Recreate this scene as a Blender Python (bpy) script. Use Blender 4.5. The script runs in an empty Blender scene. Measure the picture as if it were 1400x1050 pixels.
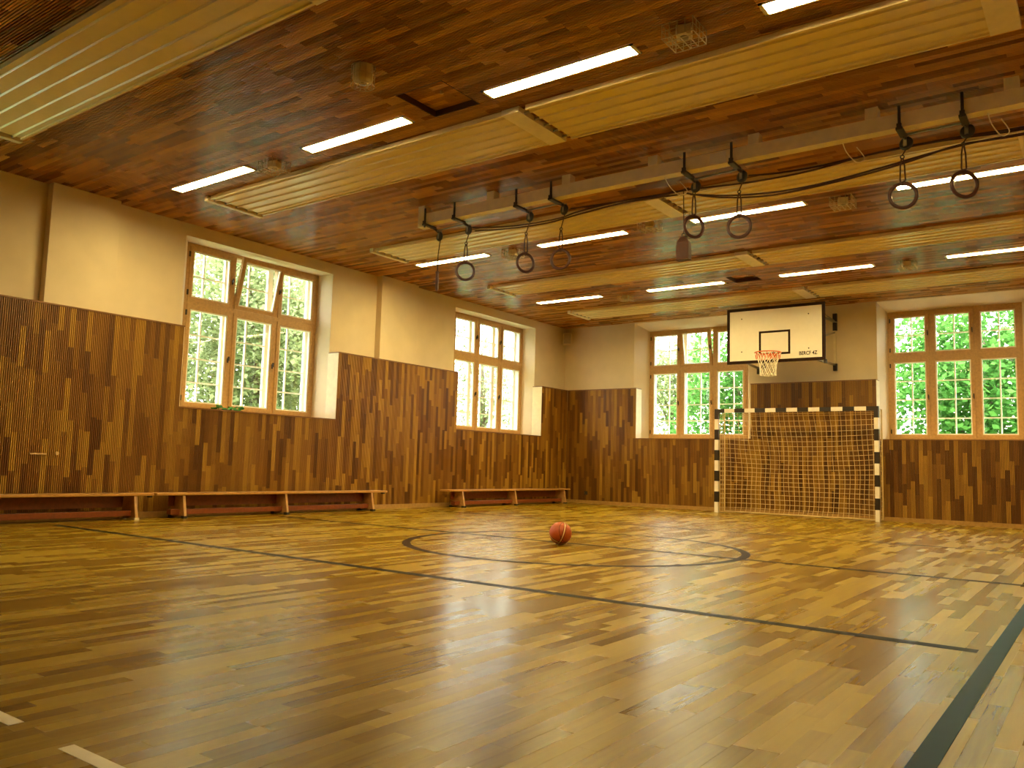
import bpy, math, random
from mathutils import Vector, Matrix
random.seed(7)
sc = bpy.context.scene
C = sc.collection

# ------------------------------------------------------------------ camera
CAM = Vector((10.671, -16.711, 0.825)); YAW, PIT, ROL, FPX = -0.6326, 0.0991, 0.0284, 1119.13
fw = Vector((math.sin(YAW)*math.cos(PIT), math.cos(YAW)*math.cos(PIT), math.sin(PIT)))
r0 = Vector((math.cos(YAW), -math.sin(YAW), 0)); u0 = r0.cross(fw)
rt = math.cos(ROL)*r0 + math.sin(ROL)*u0; up = -math.sin(ROL)*r0 + math.cos(ROL)*u0
cd = bpy.data.cameras.new('camera'); cam = bpy.data.objects.new('camera', cd); C.objects.link(cam)
cd.sensor_width = 36; cd.sensor_fit = 'HORIZONTAL'; cd.lens = FPX/1400*36; cd.clip_start = .05; cd.clip_end = 500
cam.matrix_world = Matrix(((rt.x, up.x, -fw.x, CAM.x), (rt.y, up.y, -fw.y, CAM.y), (rt.z, up.z, -fw.z, CAM.z), (0, 0, 0, 1)))
sc.camera = cam
def project(p):
    d = Vector(p) - CAM; z = d.dot(fw)
    if z < .1: return None
    return 700 + FPX*d.dot(rt)/z, 525 - FPX*d.dot(up)/z, z

# ------------------------------------------------------------------ world, sun, exposure
wd = bpy.data.worlds.new('world'); sc.world = wd; wd.use_nodes = True
bg = wd.node_tree.nodes['Background']; bg.inputs[0].default_value = (1, .97, .88, 1); bg.inputs[1].default_value = 8.0
sl = bpy.data.lights.new('sun', 'SUN'); sl.energy = 8.0; sl.angle = .01; sl.color = (1, .95, .85)
so = bpy.data.objects.new('sun', sl); C.objects.link(so); so.location = (6, 20, 30)
so.rotation_euler = Vector((.25, -.52, -.90)).to_track_quat('-Z', 'Y').to_euler()
LAMP_COL, LAMP_E = (1, .75, .29, 1), 82.0
vs = sc.view_settings; vs.view_transform = 'Standard'; vs.look = 'None'; vs.gamma = 1; vs.exposure = .85; vs.use_curve_mapping = False
sc.cycles.use_denoising = True; sc.cycles.max_bounces = 8; sc.cycles.diffuse_bounces = 5
sc.cycles.glossy_bounces = 4; sc.cycles.transparent_max_bounces = 12; sc.cycles.sample_clamp_indirect = 8
sc.cycles.caustics_reflective = False; sc.cycles.caustics_refractive = False

# ------------------------------------------------------------------ dimensions
W, D, H = 11.75, 18.2, 4.18          # room width (x), depth (-y), ceiling height
T, L, PT = 2.636, 1.503, .26         # panelling top, ledge below the windows, panelling depth
WT = .62                             # wall thickness
RV = .33                             # reveal depth to the inner casements

# ------------------------------------------------------------------ materials
def N(nt, t, **kw):
    n = nt.nodes.new(t)
    for k, v in kw.items():
        if k.startswith('i_'): n.inputs[k[2:].replace('_', ' ')].default_value = v
        else: setattr(n, k, v)
    return n
def new_mat(name):
    m = bpy.data.materials.new(name); m.use_nodes = True
    return m, m.node_tree, m.node_tree.nodes['Principled BSDF']
def ramp(nt, stops):
    n = nt.nodes.new('ShaderNodeValToRGB'); e = n.color_ramp.elements
    e[0].position, e[0].color = stops[0][0], (*stops[0][1], 1)
    e[1].position, e[1].color = stops[-1][0], (*stops[-1][1], 1)
    for p, c in stops[1:-1]:
        x = e.new(p); x.color = (*c, 1)
    return n
def plain(name, col, rough=.5, metal=0, noise=.06, scale=12, bump=0.0, spec=.5, coat=0):
    m, nt, b = new_mat(name)
    tc = N(nt, 'ShaderNodeTexCoord'); nz = N(nt, 'ShaderNodeTexNoise'); nz.inputs['Scale'].default_value = scale; nz.inputs['Detail'].default_value = 5
    nt.links.new(tc.outputs['Object'], nz.inputs['Vector'])
    lo = tuple(c*(1-noise) for c in col); hi = tuple(min(1, c*(1+noise)) for c in col)
    r = ramp(nt, [(.3, lo), (.7, hi)]); nt.links.new(nz.outputs['Fac'], r.inputs[0]); nt.links.new(r.outputs[0], b.inputs['Base Color'])
    b.inputs['Roughness'].default_value = rough; b.inputs['Metallic'].default_value = metal
    b.inputs['Specular IOR Level'].default_value = spec; b.inputs['Coat Weight'].default_value = coat
    if bump:
        bp = N(nt, 'ShaderNodeBump'); bp.inputs['Strength'].default_value = bump; bp.inputs['Distance'].default_value = .01
        nt.links.new(nz.outputs['Fac'], bp.inputs['Height']); nt.links.new(bp.outputs[0], b.inputs['Normal'])
    return m
def plank_mat(name, stops, axis, rough, source, grain=.35, spec=.5, coat=0., bump=.05):
    """wood whose tone comes from each plank (object random or the face attribute 'tone') with grain along axis"""
    m, nt, b = new_mat(name)
    if source == 'object':
        oi = N(nt, 'ShaderNodeObjectInfo'); tone = oi.outputs['Random']
    else:
        at = N(nt, 'ShaderNodeAttribute', attribute_name='tone'); tone = at.outputs['Fac']
    g = N(nt, 'ShaderNodeNewGeometry')
    off = N(nt, 'ShaderNodeVectorMath', operation='SCALE'); off.inputs[0].default_value = (13.1, 7.7, 5.3); nt.links.new(tone, off.inputs['Scale'])
    ad = N(nt, 'ShaderNodeVectorMath', operation='ADD'); nt.links.new(g.outputs['Position'], ad.inputs[0]); nt.links.new(off.outputs[0], ad.inputs[1])
    mp = N(nt, 'ShaderNodeMapping'); s = [42, 42, 42]; s[axis] = 2.2; mp.inputs['Scale'].default_value = s
    nt.links.new(ad.outputs[0], mp.inputs['Vector'])
    nz = N(nt, 'ShaderNodeTexNoise'); nz.inputs['Scale'].default_value = 1; nz.inputs['Detail'].default_value = 4; nz.inputs['Distortion'].default_value = .4
    nt.links.new(mp.outputs[0], nz.inputs['Vector'])
    mx = N(nt, 'ShaderNodeMath', operation='MULTIPLY_ADD'); mx.inputs[1].default_value = grain; nt.links.new(nz.outputs['Fac'], mx.inputs[0])
    t2 = N(nt, 'ShaderNodeMath', operation='SUBTRACT'); nt.links.new(tone, t2.inputs[0]); t2.inputs[1].default_value = grain*.5
    nt.links.new(t2.outputs[0], mx.inputs[2])
    r = ramp(nt, stops); nt.links.new(mx.outputs[0], r.inputs[0]); nt.links.new(r.outputs[0], b.inputs['Base Color'])
    rr = N(nt, 'ShaderNodeMapRange'); rr.inputs['To Min'].default_value = rough*.85; rr.inputs['To Max'].default_value = rough*1.2
    nt.links.new(tone, rr.inputs['Value']); nt.links.new(rr.outputs[0], b.inputs['Roughness']); b.inputs['Specular IOR Level'].default_value = spec
    b.inputs['Coat Weight'].default_value = coat; b.inputs['Coat Roughness'].default_value = .15
    if bump:
        bp = N(nt, 'ShaderNodeBump'); bp.inputs['Strength'].default_value = bump; bp.inputs['Distance'].default_value = .002
        nt.links.new(nz.outputs['Fac'], bp.inputs['Height']); nt.links.new(bp.outputs[0], b.inputs['Normal'])
    return m
FLOOR_ST = [(0, (0.126, 0.064, 0.0017)), (.2, (0.186, 0.103, 0.0028)), (.55, (0.257, 0.157, 0.0056)), (1, (0.353, 0.238, 0.0123))]
WALL_ST = [(0, (0.102, 0.034, 0.0032)), (.3, (0.192, 0.078, 0.0064)), (.7, (0.281, 0.131, 0.0115)), (1, (0.431, 0.234, 0.0230))]
CEIL_ST = [(0, (0.194, 0.065, 0.0084)), (.3, (0.335, 0.129, 0.0158)), (.7, (0.459, 0.198, 0.0253)), (1, (0.671, 0.333, 0.0475))]
M = {}
M['floor_o'] = plank_mat('floor_plank', FLOOR_ST, 1, .26, 'object', spec=.2, grain=.55); M['floor_s'] = plank_mat('floor_plank_field', FLOOR_ST, 1, .26, 'face', spec=.2, grain=.55)
M['wl_o'] = plank_mat('panel_strip', WALL_ST, 2, .42, 'object'); M['wl_s'] = plank_mat('panel_strip_field', WALL_ST, 2, .42, 'face')
M['ce_o'] = plank_mat('ceiling_strip', CEIL_ST, 0, .27, 'object', spec=.35); M['ce_s'] = plank_mat('ceiling_strip_field', CEIL_ST, 0, .27, 'face', spec=.35)
M['back'] = plain('dark_backing', (.035, .014, .004), .8)
M['plaster'] = plain('cream_plaster', (.74, .63, .45), .85, noise=.04, scale=3, bump=.04)
M['cream'] = plain('cream_paint', (.80, .70, .48), .45)
M['panel_metal'] = plain('cream_metal', (.82, .68, .38), .27, noise=.02, spec=.7)
M['casing'] = plain('brown_window_wood', (.50, .31, .12), .4, noise=.15, scale=25)
M['white'] = plain('white_paint', (.90, .89, .85), .4, noise=.02)
M['basewood'] = plain('light_wood_trim', (.38, .22, .06), .4, noise=.15, scale=20)
M['capwood'] = plain('dark_wood_trim', (.20, .085, .02), .4, noise=.15, scale=20)
M['hatchrim'] = plain('red_brown_rim', (.06, .014, .006), .6)
M['bench_top'] = plain('bench_top_wood', (.50, .26, .07), .3, noise=.15, scale=20)
M['bench_red'] = plain('bench_red_wood', (.22, .055, .014), .35, noise=.2, scale=20)
M['bench_leg'] = plain('bench_leg_wood', (.50, .27, .09), .35, noise=.15, scale=20)
M['black'] = plain('black_rubber', (.02, .018, .016), .5)
M['steel'] = plain('grey_steel', (.34, .31, .25), .35, metal=.8)
M['dark_metal'] = plain('dark_metal', (.035, .025, .02), .45, metal=.3)
M['rope'] = plain('brown_rope', (.055, .016, .008), .8, noise=.3, scale=90)
M['ring'] = plain('brown_ring_wood', (.062, .013, .006), .4, noise=.15, scale=30)
M['bag'] = plain('brown_leather', (.070, .018, .006), .6, noise=.2, scale=30)
M['cord'] = plain('pale_cord', (.75, .65, .42), .8)
M['band_black'] = plain('black_band_paint', (.022, .014, .010), .35)
M['band_white'] = plain('white_band_paint', (.83, .76, .66), .35)
M['net'] = plain('goal_net_cord', (.72, .55, .26), .8)
M['hoopnet'] = plain('white_net_cord', (.86, .80, .66), .8)
M['board'] = plain('white_board_paint', (.74, .69, .60), .4, noise=.02)
M['print'] = plain('dark_print', (.022, .009, .005), .6, spec=.1)
M['rim'] = plain('orange_rim_paint', (.62, .12, .03), .4)
M['line_dark'] = plain('dark_line_paint', (.008, .008, .012), .4, spec=.03)
M['line_brown'] = plain('brown_black_line_paint', (.018, .007, .005), .4, spec=.03)
M['line_blue'] = plain('blue_line_paint', (.002, .036, .085), .4, spec=.03)
M['line_white'] = plain('white_line_paint', (.85, .78, .62), .4)
M['wire'] = plain('cream_wire', (.62, .50, .28), .4, metal=.2)
M['device'] = plain('cream_plastic', (.70, .58, .34), .5)
M['speaker'] = plain('beige_plastic', (.62, .52, .36), .5)
M['grille'] = plain('grille_grey', (.30, .25, .17), .6)
M['brass'] = plain('pale_brass', (.70, .50, .25), .4, metal=.4)
M['ball'] = plain('orange_ball_leather', (.42, .075, .010), .5, noise=.12, scale=60, bump=.15)
M['ball_cream'] = plain('cream_ball_leather', (.80, .58, .30), .5)
M['bark'] = plain('tree_bark', (.13, .10, .07), .9, noise=.3, scale=10, bump=.5)
M['grass'] = plain('grass', (.10, .20, .05), .9, noise=.4, scale=4)
M['facade'] = plain('pale_facade', (.85, .84, .80), .9, noise=.03)
M['rooftile'] = plain('roof_tile', (.35, .14, .08), .9)
def leaf_mat(name, c1, c2, tr):
    m, nt, b = new_mat(name)
    at = N(nt, 'ShaderNodeAttribute', attribute_name='tone'); r = ramp(nt, [(0, c1), (1, c2)]); nt.links.new(at.outputs['Fac'], r.inputs[0])
    df = N(nt, 'ShaderNodeBsdfDiffuse'); tl = N(nt, 'ShaderNodeBsdfTranslucent'); mx = N(nt, 'ShaderNodeMixShader'); mx.inputs[0].default_value = tr
    nt.links.new(r.outputs[0], df.inputs[0]); nt.links.new(r.outputs[0], tl.inputs[0])
    nt.links.new(df.outputs[0], mx.inputs[1]); nt.links.new(tl.outputs[0], mx.inputs[2])
    nt.links.new(mx.outputs[0], nt.nodes['Material Output'].inputs[0]); return m
M['leaf'] = leaf_mat('green_leaf', (.035, .12, .025), (.13, .33, .075), .5)
M['leaf_haze'] = leaf_mat('haze_green_leaf', (.13, .175, .075), (.40, .46, .25), .5)  # leaf green lightened: haze and overexposure painted into the colour
def glass_mat():
    m, nt, b = new_mat('window_glass')
    fc = N(nt, 'ShaderNodeLayerWeight'); fc.inputs['Blend'].default_value = .5
    pw = N(nt, 'ShaderNodeMath', operation='POWER'); pw.inputs[1].default_value = 5; nt.links.new(fc.outputs['Facing'], pw.inputs[0])
    lw = N(nt, 'ShaderNodeMath', operation='MULTIPLY_ADD'); lw.inputs[1].default_value = .6; lw.inputs[2].default_value = .02; nt.links.new(pw.outputs[0], lw.inputs[0])
    t = N(nt, 'ShaderNodeBsdfTransparent'); g = N(nt, 'ShaderNodeBsdfGlossy'); g.inputs['Roughness'].default_value = .02
    mx = N(nt, 'ShaderNodeMixShader'); t.inputs[0].default_value = (.97, .98, .97, 1)
    nt.links.new(lw.outputs[0], mx.inputs[0]); nt.links.new(t.outputs[0], mx.inputs[1]); nt.links.new(g.outputs[0], mx.inputs[2])
    nt.links.new(mx.outputs[0], nt.nodes['Material Output'].inputs[0]); return m
M['glass'] = glass_mat()
def lamp_mat():
    m, nt, b = new_mat('lit_tube'); b.inputs['Emission Color'].default_value = LAMP_COL; b.inputs['Emission Strength'].default_value = LAMP_E
    b.inputs['Base Color'].default_value = (.9, .9, .85, 1); return m
M['tube'] = lamp_mat()

# ------------------------------------------------------------------ mesh helpers
class MB:
    def __init__(s): s.v, s.f, s.sm, s.t = [], [], [], []
    def add(s, vs, fs, smooth=False, tone=0):
        o = len(s.v); s.v += [tuple(v) for v in vs]
        for f in fs: s.f.append([o+i for i in f]); s.sm.append(smooth); s.t.append(tone)
        return s
    def box(s, a, b, tone=0):
        x0, y0, z0 = a; x1, y1, z1 = b
        if x1 < x0: x0, x1 = x1, x0
        if y1 < y0: y0, y1 = y1, y0
        if z1 < z0: z0, z1 = z1, z0
        return s.add([(x0,y0,z0),(x1,y0,z0),(x1,y1,z0),(x0,y1,z0),(x0,y0,z1),(x1,y0,z1),(x1,y1,z1),(x0,y1,z1)],
            [(0,3,2,1),(4,5,6,7),(0,1,5,4),(1,2,6,5),(2,3,7,6),(3,0,4,7)], tone=tone)
    def obox(s, c, U, V, Wv):          # oriented box, half extents as vectors
        c, U, V, Wv = map(Vector, (c, U, V, Wv))
        vs = [c+a*U+b*V+d*Wv for d in (-1, 1) for a, b in ((-1,-1),(1,-1),(1,1),(-1,1))]
        return s.add(vs, [(0,3,2,1),(4,5,6,7),(0,1,5,4),(1,2,6,5),(2,3,7,6),(3,0,4,7)])
    def bar(s, a, b, w, h=None):       # rectangular bar from a to b
        a, b = Vector(a), Vector(b); d = (b-a); n = d.normalized()
        ref = Vector((0,0,1)) if abs(n.z) < .9 else Vector((0,1,0))
        u = n.cross(ref).normalized(); v = u.cross(n)
        return s.obox((a+b)/2, d/2, u*w/2, v*(h or w)/2)
    def tube(s, pts, r, n=8, closed=False, cap=True, smooth=True):
        pts = [Vector(p) for p in pts]; k = len(pts); rs = r if isinstance(r, (list, tuple)) else [r]*k
        vs = []; pu = None
        for i, p in enumerate(pts):
            if closed: t = pts[(i+1) % k] - pts[i-1]
            else: t = pts[min(i+1, k-1)] - pts[max(i-1, 0)]
            t.normalize()
            if pu is None:
                ref = Vector((0,0,1)) if abs(t.z) < .9 else Vector((1,0,0)); u = t.cross(ref).normalized()
            else: u = (pu - t*pu.dot(t)).normalized()
            pu = u; w = t.cross(u)
            for j in range(n):
                a = 2*math.pi*j/n; vs.append(p + rs[i]*(math.cos(a)*u + math.sin(a)*w))
        fs = []
        for i in range(k if closed else k-1):
            i2 = (i+1) % k
            for j in range(n): fs.append((i*n+j, i*n+(j+1) % n, i2*n+(j+1) % n, i2*n+j))
        s.add(vs, fs, smooth)
        if cap and not closed:
            o = len(s.v)-len(vs)
            s.f.append([o+j for j in reversed(range(n))]); s.sm.append(False); s.t.append(0)
            s.f.append([o+(k-1)*n+j for j in range(n)]); s.sm.append(False); s.t.append(0)
        return s
    def torus(s, c, nrm, R, r, n=32, m=10):
        nrm = Vector(nrm).normalized(); ref = Vector((0,0,1)) if abs(nrm.z) < .9 else Vector((1,0,0))
        u = nrm.cross(ref).normalized(); w = nrm.cross(u); c = Vector(c)
        return s.tube([c + R*(math.cos(2*math.pi*i/n)*u + math.sin(2*math.pi*i/n)*w) for i in range(n)], r, m, closed=True)
    def cyl(s, a, b, r, n=16): return s.tube([a, b], r, n)
    def lathe(s, c, prof, n=24):       # (radius, z) about a vertical axis
        vs = [(c[0]+r*math.cos(2*math.pi*j/n), c[1]+r*math.sin(2*math.pi*j/n), c[2]+z) for r, z in prof for j in range(n)]
        fs = [(i*n+j, i*n+(j+1) % n, (i+1)*n+(j+1) % n, (i+1)*n+j) for i in range(len(prof)-1) for j in range(n)]
        return s.add(vs, fs, True)
WL = {}                                # world origin of every object (no rotations in the hierarchy)
def tag(o, label=None, cat=None, group=None, kind=None):
    if label: o['label'] = label
    if cat: o['category'] = cat
    if group: o['group'] = group
    if kind: o['kind'] = kind
    return o
def obj(name, mb, mat, parent=None, label=None, kind=None, bevel=0, tones=False):
    xs = list(zip(*mb.v)); c = [ (min(a)+max(a))/2 for a in xs ]
    if parent is None: c[2] = min(xs[2])
    c = Vector(c)
    me = bpy.data.meshes.new(name); me.from_pydata([tuple(Vector(v)-c) for v in mb.v], [], mb.f)
    me.polygons.foreach_set('use_smooth', mb.sm)
    if tones:
        a = me.attributes.new('tone', 'FLOAT', 'FACE'); a.data.foreach_set('value', mb.t)
    me.materials.append(M[mat]); me.update()
    o = bpy.data.objects.new(name, me); C.objects.link(o); WL[o] = c
    if parent is not None: o.parent = parent; o.location = c - WL[parent]
    else: o.location = c
    if bevel:
        b = o.modifiers.new('bevel', 'BEVEL'); b.width = bevel; b.segments = 2; b.limit_method = 'ANGLE'
    return tag(o, label, kind=kind)
def thing(name, loc, label=None, cat=None, group=None, kind=None):
    o = bpy.data.objects.new(name, None); C.objects.link(o); o.location = loc; o.empty_display_size = .1; WL[o] = Vector(loc)
    return tag(o, label, cat, group, kind)
def link_mesh(name, me, parent, world_loc, scale=(1,1,1), rot=None):
    o = bpy.data.objects.new(name, me); C.objects.link(o); WL[o] = Vector(world_loc)
    o.parent = parent; o.location = Vector(world_loc) - WL[parent]; o.scale = scale
    if rot: o.rotation_euler = rot
    return o
def unit_box_mesh(name, mat):
    mb = MB().box((-.5,-.5,-.5), (.5,.5,.5)); me = bpy.data.meshes.new(name); me.from_pydata(mb.v, [], mb.f); me.materials.append(M[mat]); return me
PANE = unit_box_mesh('pane', 'glass')

# ------------------------------------------------------------------ plank fields
def strip_geo(ribs, gap):              # unit strip: u, v in +-.5, outward n from -1 to 0; returns verts, faces
    vs, fs = [], []
    for k in range(ribs):
        a = -.5 + (k+gap/2)/ribs; b = -.5 + (k+1-gap/2)/ribs; o = len(vs)
        vs += [(a,-.5,-1),(b,-.5,-1),(b,.5,-1),(a,.5,-1),(a,-.5,0),(b,-.5,0),(b,.5,0),(a,.5,0)]
        fs += [tuple(o+i for i in f) for f in ((4,5,6,7),(0,1,5,4),(1,2,6,5),(2,3,7,6),(3,0,4,7))]
    return vs, fs
def plank_field(parent, planks, U, V, Nn, depth, ribs, gap, mat_o, mat_s, maxn, name='plank'):
    """planks: (centre on the outer face, width along U, length along V). The largest in view become parts, the rest one field."""
    U, V, Nn = Vector(U), Vector(V), Vector(Nn)
    vs, fs = strip_geo(ribs, gap)
    sco = []
    for i, (c, w, l) in enumerate(planks):
        p = project(c); s = 0
        if p and -10 < p[0] < 1410 and -10 < p[1] < 1060:
            a = project(c-V*l*.5); b = project(c+V*l*.5); e = project(c-U*w*.5); g = project(c+U*w*.5)
            if a and b and e and g: s = abs((b[0]-a[0])*(g[1]-e[1]) - (b[1]-a[1])*(g[0]-e[0]))
        sco.append((s, i))
    sco.sort(reverse=True); chosen = set(i for s, i in sco[:maxn] if s > 0)
    me = bpy.data.meshes.new(name); me.from_pydata(vs, [], fs); me.materials.append(M[mat_o]); me.update()
    rot = Matrix((U, V, Nn)).transposed().to_euler()
    fld = MB()
    for i, (c, w, l) in enumerate(planks):
        if i in chosen: link_mesh(name, me, parent, c, (w, l, depth), rot)
        else: fld.add([c + U*(a*w) + V*(b*l) + Nn*(d*depth) for a, b, d in vs], fs, tone=random.random())
    if fld.v: obj(name+'_field', fld, mat_s, parent, kind='stuff', tones=True)
def split(a, b, lo, hi, rng):          # cut [a, b] into random lengths
    out = []; x = a - rng.uniform(0, lo)
    while x < b - 1e-6:
        y = x + rng.uniform(lo, hi)
        if b - y < .12: y = b
        p, q = max(x, a), min(y, b)
        if q - p > .02: out.append((p, q))
        x = y
    return out

# ------------------------------------------------------------------ floor
rng = random.Random(11)
fl = obj('floor', MB().box((-WT, -D-.3, -.14), (W+.3, WT, -.016)), 'back', kind='structure')
pl = []; w = .0705; nx = round(W/w); w = W/nx
for i in range(nx):
    for a, b in split(-D, 0, .38, .95, rng):
        pl.append((Vector((w*(i+.5), (a+b)/2, rng.uniform(-.00005, 0))), w-.0005, b-a-.0005))
plank_field(fl, pl, (1,0,0), (0,1,0), (0,0,1), .016, 1, 0, 'floor_o', 'floor_s', 300)
def court_line(pts, wd, mat, label, z=.0012):
    mb = MB()
    for a, b in zip(pts, pts[1:]):
        a, b = Vector((*a, z/2)), Vector((*b, z/2)); mb.bar(a, b, wd, z)
    return obj('court_line', mb, mat, fl, label)
def arc(cx, cy, r, a0, a1, wd, mat, label, n=96, z=.0018):
    mb = MB(); vs = []; fs = []
    for i in range(n+1):
        a = a0 + (a1-a0)*i/n
        for rr, zz in ((r-wd/2, 0), (r-wd/2, z), (r+wd/2, z), (r+wd/2, 0)): vs.append((cx+rr*math.cos(a), cy+rr*math.sin(a), zz))
    for i in range(n):
        for j in range(3): fs.append((i*4+j, i*4+j+1, i*4+4+j+1, i*4+4+j))
    mb.add(vs, fs); return obj('court_line', mb, mat, fl, label)
court_line([(.9, -12.12), (10.12, -12.12)], .085, 'line_dark', 'thin dark blue line across the court in front of the circle')
court_line([(.95, -9.03), (11.0, -9.03)], .09, 'line_brown', 'thin dark centre line across the court', .0016)
court_line([(.95, -5.85), (11.0, -5.6)], .07, 'line_brown', 'faint thin dark line across the court before the goal')
court_line([(10.2, -18.0), (10.2, -1.0)], .075, 'line_blue', 'broad blue side line of the court', .0016)
arc(6.03, -9.2, 1.76, 0, 2*math.pi, .085, 'line_brown', 'dark centre circle around the basketball')
for a, b in ((7.46, 7.95), (8.26, 8.75), (9.06, 9.55)):
    court_line([(a, -15.5), (b, -15.5)], .045, 'line_white', 'short white dash of a broken court line')

# ------------------------------------------------------------------ walls with openings
def wall(name, axis, openings, length, top_splay):
    """axis 'x': left wall (plane x=0, runs along y from -length to 0). axis 'y': back wall (plane y=0, runs along x).
       openings: (outer a, outer b, inner a, inner b, z0, z1_inner, z1_outer)"""
    mb = MB()
    def P(a, d, z): return (-d, a, z) if axis == 'x' else (a, d, z)
    lo, hi = (-length, 0) if axis == 'x' else (0, length)
    if axis == 'x': hi = WT; lo = -length-.3
    else: hi = length+.3
    xs = [lo]
    for o in openings: xs += [o[0], o[1]]
    xs.append(hi)
    for i in range(0, len(xs), 2):                      # full-height piers
        mb.box(P(xs[i], 0, 0), P(xs[i+1], WT, H+.3))
    for oa, ob, ia, ib, z0, z1, z1o in openings:
        mb.box(P(oa, 0, 0), P(ob, WT, z0)); mb.box(P(oa, 0, z1o), P(ob, WT, H+.3))
        # splayed reveals: wedges between the outer opening and the casement
        for s, (o_, i_) in ((1, (oa, ia)), (-1, (ob, ib))):
            vs = [P(o_,0,z0),P(o_,WT,z0),P(i_,WT,z0),P(i_,RV,z0)] + [P(o_,0,z1o),P(o_,WT,z1o),P(i_,WT,z1o),P(i_,RV,z1o)]
            mb.add(vs, [(0,1,2,3),(4,5,6,7),(0,1,5,4),(1,2,6,5),(2,3,7,6),(3,0,4,7)])
        vs = [P(oa,0,z1o),P(oa,RV,z1),P(oa,WT,z1),P(oa,WT,z1o)] + [P(ob,0,z1o),P(ob,RV,z1),P(ob,WT,z1),P(ob,WT,z1o)]
        if z1o - z1 > .001: mb.add(vs, [(0,1,2,3),(4,5,6,7),(0,1,5,4),(1,2,6,5),(2,3,7,6),(3,0,4,7)])
    return obj(name, mb, 'plaster', kind='structure')
Z0 = L
LW = [(-16.3, -13.45, -16.05, -13.5), (-10.2, -7.43, -9.97, -7.47), (-4.17, -1.29, -3.87, -1.33)]
BW = [(1.88, 4.58, 2.11, 4.45), (7.1, 9.62, 7.23, 9.47)]
wl = wall('wall_left', 'x', [(*o, Z0, 4.0, 4.0) for o in LW], D, 0)
wb = wall('wall_back', 'y', [(*o, Z0, 4.0, 4.17) for o in BW], W, 0)
wr = obj('wall_right', MB().box((W, -D-.3, 0), (W+.3, WT, H+.3)), 'plaster', kind='structure')
wf = obj('wall_front', MB().box((-WT, -D-.3, 0), (W, -D, H+.3)), 'plaster', kind='structure')
for i, (a, b) in enumerate(((-12.12, -11.25), (-6.38, -5.42))):
    obj('pilaster', MB().box((0, a, T), (.13, b, H)), 'plaster', wl)

# panelling boxes, their strips, caps and returns
def panelling(wallobj, axis, runs, length):
    """runs: (a, b, top) along the wall"""
    def P(a, d, z): return (d, a, z) if axis == 'x' else (a, -d, z)
    box = MB(); ret = MB(); cap = MB(); planks = []; r = random.Random(3 if axis == 'x' else 5)
    f = PT - .012
    for k, (a, b, top) in enumerate(runs):
        box.box(P(a, 0, 0), P(b, f-.001, top-.012))
        cap.box(P(a, -.0, top-.012), P(b, PT+.008, top+.006))
    for k in range(len(runs)-1):
        t0, t1 = runs[k][2], runs[k+1][2]; e = runs[k][1]; s = 1 if t1 > t0 else -1
        ret.box(P(e-s*.006, 0, min(t0, t1)+.006), P(e, PT-.004, max(t0, t1)-.012))
    sub = obj('panelling', box, 'back', wallobj)
    obj('panel_cap', cap, 'capwood', sub); obj('panel_return', ret, 'cream', sub, 'cream painted side of the wooden panelling at the window')
    for a, b, top in runs:
        n = max(1, round((b-a)/.07)); w = (b-a)/n
        for i in range(n):
            for z0, z1 in split(.075, top-.012, .32, .85, r):
                c = Vector(P(a+w*(i+.5), PT, (z0+z1)/2)); planks.append((c, w, z1-z0-.0015))
    if axis == 'x': plank_field(sub, planks, (0,1,0), (0,0,1), (1,0,0), .012, 3, .35, 'wl_o', 'wl_s', 300)
    else: plank_field(sub, planks, (1,0,0), (0,0,1), (0,-1,0), .012, 3, .35, 'wl_o', 'wl_s', 300)
    return sub
panelling(wl, 'x', [(-D, -16.35, T), (-16.35, -13.4, L), (-13.4, -10.29, T), (-10.29, -7.445, L), (-7.445, -4.32, T), (-4.32, -1.345, L), (-1.345, -PT, T)], D)
panelling(wb, 'y', [(PT, 2.08, T), (2.08, 4.71, L), (4.71, 7.13, T), (7.13, 9.75, L), (9.75, W, T)], W)
obj('baseboard_left', MB().box((PT, -D, 0), (PT+.022, -PT-.022, .075)), 'basewood', kind='structure')
obj('baseboard_back', MB().box((PT, -PT-.022, 0), (W, -PT, .075)), 'basewood', kind='structure')
obj('panelling', MB().box((W-.05, -D, 0), (W, -PT-.03, T)), 'capwood', wr)
obj('panelling', MB().box((PT, -D, 0), (W-.05, -D+.05, T)), 'capwood', wf)

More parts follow.
